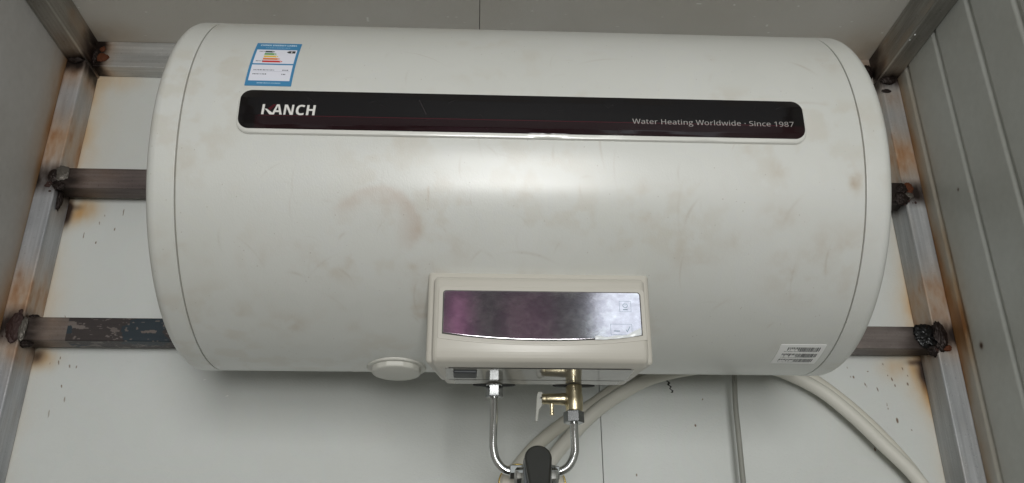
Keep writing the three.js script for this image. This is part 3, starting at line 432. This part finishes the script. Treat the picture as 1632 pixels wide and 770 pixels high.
part(valve, 'hex_nut', hexNut(0.0146, 0.0078, [0.1032, 0.2305, PZ], 'y', 0.0009, 0.5), brass); part(valve, 'collar', lathe([[0.006, -0.0012], [0.0072, -0.0012], [0.0078, 0], [0.0072, 0.0012], [0.006, 0.0012]], [0.1032, 0.2351 - 0.0016, PZ]), brass);
part(valve, 'side_arm', lathe([[0.0001, -0.0015], [0.005, -0.0015], [0.0055, 0], [0.0055, 0.002], [0.005, 0.0026], [0.0054, 0.0032], [0.0058, 0.013], [0.0059, 0.018], [0.0064, 0.0195], [0.0064, 0.0225], [0.0057, 0.024], [0.0057, 0.03]], [0.071, 0.2205, PZ], 'x'), brass);
part(valve, 'drain_spigot', lathe([[0.0011, -0.0078], [0.0022, -0.0076], [0.0024, -0.0062], [0.0014, -0.0056], [0.0022, -0.0044], [0.0023, -0.0032], [0.0014, -0.0026], [0.0018, -0.001], [0.0021, 0.002], [0.0021, 0.006]], [0.0797, 0.2114, PZ], 'y', 24), brass);
{ const s = new THREE.Shape(); s.moveTo(0.0698, 0.2278); s.lineTo(0.0662, 0.2278); s.quadraticCurveTo(0.0646, 0.2262, 0.0643, 0.222); s.lineTo(0.0624, 0.1972); s.lineTo(0.0648, 0.1968); s.lineTo(0.0668, 0.209); s.lineTo(0.0704, 0.2145); s.lineTo(0.0706, 0.2262); s.closePath();
  part(valve, 'lever', ext(s, 0.0024, 0.0006, PZ - 0.0018), std({ color: 0xb9bab2, roughness: 0.4, transmission: 0.3, thickness: 0 })); part(valve, 'lever_pin', lathe([[0.0001, -0.002], [0.0007, -0.002], [0.0007, 0.002]], [0.0686, 0.2212, PZ + 0.002], 'z', 12), std({ color: 0x222222, roughness: 0.5 }), valve); }
const mixer = thing('mixer_tap', [0.0625, 0.12, 0.35], 'chrome mixer tap with a black lever handle between two pipes', 'tap');
part(mixer, 'body', mergeGeometries([lathe([[0.0001, -0.022], [0.009, -0.022], [0.011, -0.019], [0.0115, 0], [0.011, 0.019], [0.009, 0.022], [0.0001, 0.022]], [0.0625, 0.143, PZ - 0.002], 'x'), lathe([[0.0001, -0.03], [0.015, -0.03], [0.0155, 0], [0.014, 0.008], [0.01, 0.012], [0.0001, 0.0125]], [0.0625, 0.1405, PZ + 0.004])]), chrome);
part(mixer, 'union_nut', hexNut(0.0125, 0.0125, [0.0425, 0.1472, PZ], 'x', 0.0008, 0.3), chrome); part(mixer, 'union_nut', hexNut(0.0118, 0.0088, [0.0815, 0.1465, PZ], 'x', 0.0008, 0.3), chrome);
part(mixer, 'escutcheon', lathe([[0.008, -0.002], [0.0185, -0.002], [0.019, 0.001], [0.016, 0.006], [0.009, 0.009], [0.006, 0.009]], [0.0462, 0.1405, 0.318], 'z'), std({ color: 0xcfcabd, roughness: 0.35 }));
part(mixer, 'escutcheon', lathe([[0.008, -0.002], [0.0175, -0.002], [0.018, 0.001], [0.016, 0.006], [0.009, 0.009], [0.006, 0.009]], [0.0765, 0.1405, 0.318], 'z'), std({ color: 0xcfcabd, roughness: 0.35 }));
for (const [x, r] of [[0.0462, 0.0192], [0.0765, 0.0182]]) part(mixer, 'brass_ring', new THREE.TorusGeometry(r, 0.0011, 10, 48).translate(x, 0.1405, 0.3175), std({ color: 0xd0b25a, metalness: 0.9, roughness: 0.25 }));
for (const x of [0.0462, 0.0765]) part(mixer, 'inlet_elbow', lathe([[0.006, 0], [0.006, 0.03]], [x, 0.1405, 0.322], 'z', 24), chrome);
{ const s = new THREE.Shape(); const r = 0.0132, cx = 0.0624, cy = 0.1502; s.moveTo(cx + r, cy); s.absarc(cx, cy, r, 0, Math.PI, false); s.lineTo(cx - 0.0068, 0.105); s.lineTo(cx + 0.0088, 0.105); s.closePath();
  const tilt = (g) => g.translate(0, -0.16, -0.37).rotateX(-14 * D2R).translate(0, 0.16, 0.37);
  part(mixer, 'handle', tilt(ext(s, 0.009, 0.0022, 0.3745)), std({ color: 0x24241f, roughness: 0.3, clearcoat: 0.4, clearcoatRoughness: 0.15 }));
  const s2 = new THREE.Shape(); s2.moveTo(cx + r + 0.0008, cy); s2.absarc(cx, cy, r + 0.0008, 0, Math.PI, false); s2.lineTo(cx - 0.0138, 0.105); s2.lineTo(cx + 0.0115, 0.105); s2.closePath(); part(mixer, 'handle_back', tilt(ext(s2, 0.006, 0.0015, 0.366)), dullChrome); }
part(mixer, 'spout', tube([[0.0625, 0.115, PZ + 0.004], [0.0625, 0.09, PZ + 0.008], [0.0625, 0.06, PZ + 0.014]], 0.01, 20, 20), chrome);

// ---------------------------------------------------------------- hoses and cable
const hoseMat = std({ color: 0xdedcd2, roughness: 0.5, bumpMap: rep(grain, 30, 1), bumpScale: 0.0002 });
const hoseMatB = std({ color: 0xd9d6ca, roughness: 0.5, bumpMap: rep(grain, 30, 1), bumpScale: 0.0002 });
const h1 = thing('water_hose', [0.35, 0.1, 0.03], 'white hose arching along the wall, inner of the pair', 'hose', 'white hoses on the wall');
part(h1, 'hose', tube([[0.02, -0.3, 0.03], [0.035, 0, 0.03], [0.065, 0.15, 0.03], [0.1032, 0.2125, 0.03], [0.1565, 0.2714, 0.03], [0.1842, 0.2941, 0.03], [0.2117, 0.3113, 0.03], [0.244, 0.3288, 0.03], [0.2726, 0.3382, 0.03], [0.31, 0.346, 0.03], [0.36, 0.352, 0.03], [0.42, 0.3497, 0.03], [0.456, 0.337, 0.03], [0.495, 0.315, 0.03], [0.532, 0.282, 0.03], [0.57, 0.24, 0.03], [0.61, 0.193, 0.03], [0.648, 0.12, 0.03], [0.665, 0, 0.07], [0.66, -0.4, 0.09]], 0.0095, 240, 20), hoseMat);
const h2 = thing('water_hose', [0.35, 0.1, 0.015], 'pale hose arching along the wall, outer of the pair', 'hose', 'white hoses on the wall');
part(h2, 'hose', tube([[-0.02, -0.3, 0.014], [0, 0, 0.014], [0.03, 0.155, 0.014], [0.0764, 0.2276, 0.014], [0.124, 0.2684, 0.014], [0.1727, 0.2997, 0.012], [0.2032, 0.3207, 0.011], [0.2374, 0.3365, 0.011], [0.28, 0.358, 0.011], [0.35, 0.374, 0.011], [0.42, 0.373, 0.011], [0.462, 0.357, 0.011], [0.508, 0.325, 0.011], [0.545, 0.292, 0.011], [0.583, 0.25, 0.011], [0.618, 0.2, 0.011], [0.65, 0.13, 0.011], [0.655, 0, 0.04], [0.64, -0.4, 0.06]], 0.0093, 240, 20), hoseMatB);
const cable = thing('power_cable', [0.366, 0.15, 0.03], 'grey round power cable hanging down the wall from the heater', 'cable');
part(cable, 'sheath', tube([[0.366, 0.42, 0.068], [0.3672, 0.37, 0.056], [0.367, 0.334, 0.045], [0.3652, 0.294, 0.041], [0.3647, 0.25, 0.041], [0.364, 0.184, 0.041], [0.364, 0, 0.04], [0.366, -0.4, 0.03]], 0.0037, 120, 16), std({ color: 0x96968f, roughness: 0.55 }));

scene.traverse((o) => { if (o.isMesh) o.castShadow = o.receiveShadow = true; });
renderer.render(scene, camera);
